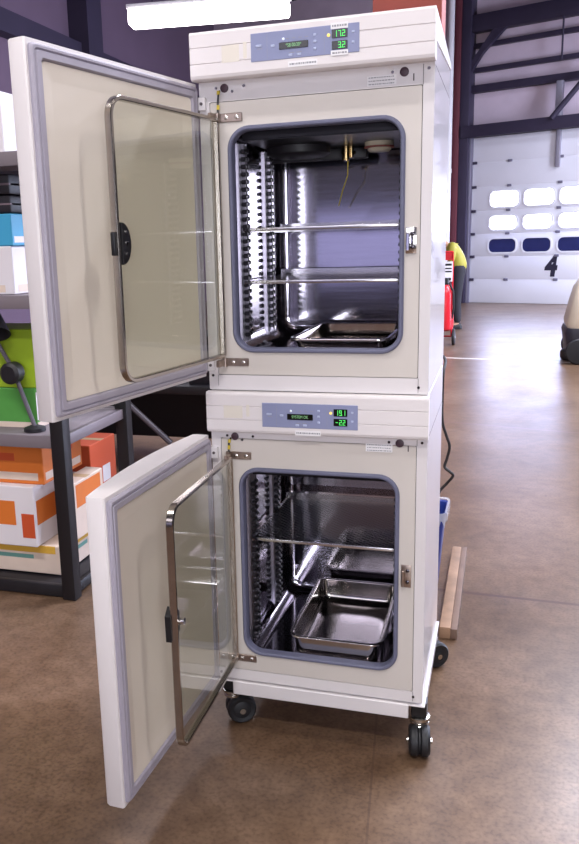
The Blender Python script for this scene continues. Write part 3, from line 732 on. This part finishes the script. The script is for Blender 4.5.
# ride-on floor scrubber at the right edge
sm = thing('floor_scrubber', 'beige floor scrubber with black base cut by the right edge of the picture', 'floor scrubber', (2.17, 8.95, 0))
TAN = mat('beige_moulded_plastic', (206, 192, 170), .4)
hull = []
for z, x0_, x1_, y0_, y1_ in ((.44, -.54, .6, -.42, .42), (.50, -.55, .6, -.43, .43), (.75, -.50, .58, -.40, .40), (.92, -.46, .56, -.36, .36), (1.02, -.40, .52, -.31, .31), (1.05, -.34, .45, -.26, .26)):
    hull.append([(x, y, z) for x, y in rr(x0_, x1_, y0_, y1_, .12, 7)])
B().loops(hull, cap0=True, cap1=True).done('tank_hood', TAN, sm)
hull = []
for z, x0_, x1_, q in ((.06, -.50, .6, .40), (.10, -.54, .6, .42), (.25, -.55, .6, .43), (.38, -.57, .6, .44), (.44, -.55, .6, .43)):
    hull.append([(x, y, z) for x, y in rr(x0_, x1_, -q, q, .10, 6)])
B().loops(hull, cap0=True, cap1=True).done('chassis', mat('charcoal_plastic', (38, 36, 46), .5), sm)
for x, y in ((-.40, -.42), (-.40, .42), (.45, -.42), (.45, .42)):
    B().m(BLACKR).lathe((x, y-.04, .16), (0, 1, 0), [(.09, 0), (.145, .005), (.16, .02), (.16, .06), (.145, .075), (.09, .08)], 28).done('scrubber_wheel', BLACKR, sm)
B().lathe((-.42, 0, .09), (0, 0, 1), [(.15, -.085), (.17, -.05), (.17, .03), (.12, .07)], 30).done('brush_deck', BLACKP, sm)
B().lathe((-.32, 0, 1.04), (0, 0, 1), [(.05, 0), (.05, .04), (.03, .05)], 16).done('filler_cap', mat('blue_cap', (110, 110, 160), .4), sm)
st = B().cyl((.1, 0, 1.04), (.2, 0, 1.22), .025, seg=12); st.torus((.2, 0, 1.23), (.45, 0, 1), .16, .016); st.done('steering_wheel', BLACKP, sm)

# ------------------------------------------------------------------ storage rack on the left with its goods
rk = thing('storage_rack', 'black steel storage rack holding boxes behind the open incubator doors', 'rack', (-1.55, 1.15, 0))
for x in (-.62, .54):
    for y in (-.33, .33):
        B().box(x-.033, x+.033, y-.033, y+.033, 0, 2.03, .004).done('leg', BLKSTEEL, rk)
for z in (.06, .775, 1.40, 2.0):
    s = B().box(-.62, .54, -.32, .32, z-.012, z, .002)
    s.box(-.62, .54, -.345, -.32, z-.055, z+.004, .003).box(-.62, .54, .32, .345, z-.055, z+.004, .003)
    s.box(.53, .555, -.33, .33, z-.05, z, .003).box(-.635, -.61, -.33, .33, z-.05, z, .003)
    s.done('rack_shelf', mat('grey_rack_shelf', (122, 112, 118), .5) if z > .7 else BLKSTEEL, rk)
def carton(name, x0, x1, y0, y1, z0, z1, body, bands, label, cat, group=None, M=None, seam=True):
    t = thing(name, label, cat, ((x0+x1)/2, (y0+y1)/2, z0), M or 0, group)
    w, d, h = (x1-x0)/2, (y1-y0)/2, z1-z0
    b = B().m(body).box(-w, w, -d, d, 0, h, .004, 1)
    for (m, a, c, p, q) in bands:      # fractions of width / height, printed on the front and on both ends
        b.m(m).box(-w+2*w*a, -w+2*w*c, -d-.0008, -d+.001, h*p, h*q)
        b.box(w-.001, w+.0008, -d+2*d*a, -d+2*d*c, h*p, h*q)
    b.done('carton_body', body, t)
    if seam: B().box(-w, w, -.025, .025, h-.0005, h+.0008).done('packing_tape', mat('tan_tape', (196, 168, 128), .4), t)
    return t
OR = mat('orange_print', (226, 122, 48), .55, noise=.1, nscale=5); ORD = mat('deep_orange_print', (206, 84, 44), .55); BEI = mat('pale_card', (226, 206, 190), .6, noise=.06); YEL = mat('yellow_print', (226, 178, 70), .55)
TEAL = mat('teal_print', (110, 160, 150), .55); WCARD = mat('white_card', (232, 226, 230), .55); LIME = mat('lime_pack', (160, 190, 44), .5, noise=.1); GRN = mat('green_pack', (86, 156, 72), .5, noise=.1)
SKY = mat('sky_blue_pack', (70, 164, 206), .45); CARD = mat('brown_card', (150, 96, 70), .65)
G = 'goods on the storage rack'
carton('carton', -1.70, -1.10, .90, 1.25, .07, .215, BEI, [(YEL, .05, .95, .72, .98), (TEAL, .30, .75, .50, .64)], 'pale carton with yellow band at the bottom of the rack', 'carton', G)
carton('carton', -1.72, -1.20, .86, 1.22, .217, .515, WCARD, [(OR, .05, .80, .35, .75), (ORD, .86, .99, .15, .55)], 'white carton with orange print lying on the pale yellow-banded carton', 'carton', G)
carton('carton', -1.76, -1.16, .90, 1.28, .516, .70, OR, [(ORD, .45, .75, .60, .80), (BEI, .05, .95, .1, .3)], 'orange carton directly under the rack shelf', 'carton', G)
carton('carton', -1.155, -1.06, .98, 1.30, .217, .50, BEI, [(OR, .1, .9, .55, .95)], 'narrow beige and orange carton standing beside the rack leg', 'carton', G)
carton('carton', -1.86, -1.50, 2.0, 2.35, .001, .42, ORD, [(WCARD, .45, .75, .35, .6), (BEI, .05, .95, .08, .2)], 'deep orange carton on the floor seen past the rack leg', 'carton', 'cartons on the floor')
carton('pack', -1.62, -1.20, .955, 1.25, .777, .965, GRN, [(WCARD, .0, .35, .2, .9), (BEI, .0, .95, .0, .14)], 'green and white pack on the middle rack shelf', 'pack', G, seam=False)
carton('pack', -1.66, -1.17, .96, 1.25, .966, 1.24, LIME, [(WCARD, .0, .3, .1, .5)], 'lime green pack on top of the green and white pack', 'pack', G, seam=False)
carton('pack', -1.70, -1.23, .90, 1.22, 1.402, 1.615, WCARD, [(BEI, .1, .9, .05, .2)], 'plain white pack under the sky blue one', 'pack', G, seam=False)
carton('pack', -1.70, -1.22, .90, 1.22, 1.616, 1.755, SKY, [(WCARD, .05, .4, .1, .3)], 'sky blue pack on top of the plain white pack', 'pack', G, seam=False)
BLKCASE = mat('black_case', (32, 28, 36), .5)
for k_, (za, zc, ll) in enumerate(((1.758, 1.835, 'black flat case lying on the sky blue pack'), (1.837, 1.925, 'thicker black case on top of the flat black case'))):
    t = thing('case', ll, 'case', (-1.47, 1.08, za), 0, 'black cases on the rack')
    B().box(-.25, .25, -.17, .17, 0, zc-za, .012, 2).done('case_shell', BLKCASE, t)
    B().box(-.25, .25, -.172, .172, (zc-za)*.45, (zc-za)*.55).done('lid_seam', mat('mauve_trim', (120, 104, 112), .5), t)
    B().tube([(-.06, -.17, (zc-za)*.5), (-.06, -.195, (zc-za)*.5), (.06, -.195, (zc-za)*.5), (.06, -.17, (zc-za)*.5)], .007, 6).done('case_handle', BLKCASE, t)
carton('carton', -1.75, -1.21, .88, 1.25, 2.002, 2.26, WCARD, [], 'bright white carton on the top rack shelf', 'carton', G)
# black work lamp clipped in front of the packs
mc = thing('work_lamp', 'black jointed work lamp standing on the middle shelf before the lime pack', 'lamp', (-1.185, .90, .7785))
GREYF = mat('grey_arm', (96, 90, 100), .5)
B().lathe((0, 0, 0), (0, 0, 1), [(.05, 0), (.05, .015), (.02, .025)], 20).done('lamp_base', BLKSTEEL, mc)
B().cyl((0, 0, .02), (-.075, -.01, .26), .010, seg=8).done('lower_arm', GREYF, mc)
B().lathe((-.085, -.05, .27), (0, 1, 0), [(.035, 0), (.05, .01), (.05, .06), (.035, .07)], 20).done('elbow_joint', BLKSTEEL, mc)
B().cyl((-.085, -.01, .29), (-.19, -.01, .47), .010, seg=8).done('upper_arm', GREYF, mc)
B().lathe((-.17, -.02, .50), (.3, -.5, -1), [(.03, -.06), (.045, -.04), (.085, .06), (.080, .06), (.04, -.02)], 24).done('lamp_shade', BLKSTEEL, mc)
# dark workbench further back, seen between the two open doors
wk = thing('workbench', 'dark workbench seen between the upper and lower open doors', 'workbench', (-1.5, 3.35, 0))
B().box(-1.6, 1.45, -.35, .35, .56, .62, .006).done('bench_top', BLKSTEEL, wk)
for x in (-1.5, 1.35):
    for y in (-.3, .3): B().box(x-.03, x+.03, y-.03, y+.03, 0, .56).done('leg', BLKSTEEL, wk)
B().cyl((-.22, -.34, .50), (.12, -.34, .20), .022, seg=8).done('diagonal_brace', GREYF, wk)
B().box(-1.5, 1.35, .25, .28, .10, .56).done('back_panel', BLKSTEEL, wk)
cn = thing('crate', 'black crate on the workbench behind the door gap', 'crate', (-.95, 3.3, .621), .1)
B().box(-.32, .32, -.2, .2, 0, .34, .01).done('crate_body', BLKCASE, cn)
B().box(-.33, .33, -.21, .21, .30, .345, .006).done('crate_rim', BLKSTEEL, cn)
mg = thing('white_jug', 'small white jug standing on the workbench', 'jug', (-1.47, 3.08, .621))
B().lathe((0, 0, 0), (0, 0, 1), [(.05, 0), (.06, .01), (.06, .12), (.035, .17), (.02, .19), (.02, .22)], 20).done('jug_body', WCARD, mg)
B().tube([(.045, 0, .14), (.09, 0, .12), (.09, 0, .06), (.055, 0, .04)], .009, 8).done('jug_handle', WCARD, mg)
# small scraps on the floor in front of the lower door
for (x, y, r, ll) in ((.045, -.665, .3, 'upper tiny dark scrap on the floor by the lower door corner'), (.062, -.70, 1.1, 'lower tiny dark scrap on the floor by the lower door corner')):
    s = B().box(-.010, .010, -.005, .005, 0, .003, .001, 1).done('floor_scrap', BLACKR); s.location = (x, y, 0); s.rotation_euler = (0, 0, r)
    tag(s, ll, 'scrap', 'scraps on the floor')

# ------------------------------------------------------------------ added lamps filling the hall
def area(name, loc, sx, sy, power, col, rot=(0, 0, 0)):
    l = bpy.data.lights.new(name, 'AREA'); l.shape = 'RECTANGLE'; l.size = sx; l.size_y = sy; l.energy = power; l.color = col
    o = bpy.data.objects.new(name, l); COL.objects.link(o); o.location = loc; o.rotation_euler = rot
    return o
k_ = 0
for (x, y, e_) in ((-2.2, -2.2, 190), (1.6, -4.2, 225), (3.8, -.8, 110), (1.8, 3.0, 430), (-3.6, 5.0, 150), (3.2, 8.4, 720), (5.6, 6.5, 400), (6.6, 13.5, 780)):  # unseen fixtures, added to brighten floor, cabinets and dock wall
    t = thing('hall_light', 'ceiling strip light outside the picture', 'light', (x, y, 6.2), 0, 'hall strip lights')
    B().box(-1.2, 1.2, -.15, .15, .02, .10, .01).done('light_housing', PAPER, t)
    B().box(-1.18, 1.18, -.13, .13, -.01, .02, .005, 1).done('light_diffuser', TUBE, t)
    for xx in (-.9, .9): B().cyl((xx, 0, .1), (xx, 0, 1.4), .01, seg=6).done('hanger_rod', DARKBEAM, t)
    area('lamp', (x, y, 6.17), 2.3, .25, e_, (1.0, .96, .95) if y < 2 else (.80, .84, 1.0))
area('daylight', (9.1, 9.7, 2.0), 3.3, 3.2, 1300, (.68, .76, 1.0), (0, PI/2, 0))  # fill lamp at the added glazed door
dl = area('daylight', tuple(Mw @ Vector((2.1, .0, 2.12))), 3.6, .85, 165, (.48, .55, 1.0))  # lamp added before the dock-door panes for their blue spill
dl.rotation_euler = Vector((WN.x, WN.y, -.30)).to_track_quat('-Z', 'Y').to_euler()
area('daylight', (2.6, -5.8, 1.65), 2.6, 1.3, 130, (.90, .93, 1.0), (PI/2, 0, 0))  # lamp added at the rear pane to light the floor in front

w = bpy.data.worlds.new('world'); S.world = w; w.use_nodes = True
w.node_tree.nodes['Background'].inputs[0].default_value = (.75, .8, 1, 1); w.node_tree.nodes['Background'].inputs[1].default_value = .3

# ------------------------------------------------------------------ camera
cam = bpy.data.cameras.new('camera'); co = bpy.data.objects.new('camera', cam); COL.objects.link(co)
co.location = (.84924, -2.39219, 1.60329); co.rotation_mode = 'XYZ'
co.rotation_euler = tuple(math.radians(a) for a in (77.67548, 1.78652, 17.86411))
cam.sensor_fit = 'VERTICAL'; cam.sensor_height = 24; cam.lens = 831.929/844*24
cam.shift_x = 59.977/844; cam.shift_y = 1.619/844; cam.clip_end = 100
S.camera = co
S.view_settings.view_transform = 'Standard'; S.view_settings.look = 'None'; S.view_settings.gamma = 1; S.view_settings.exposure = -.12
try: S.view_settings.use_curve_mapping = False
except Exception: pass
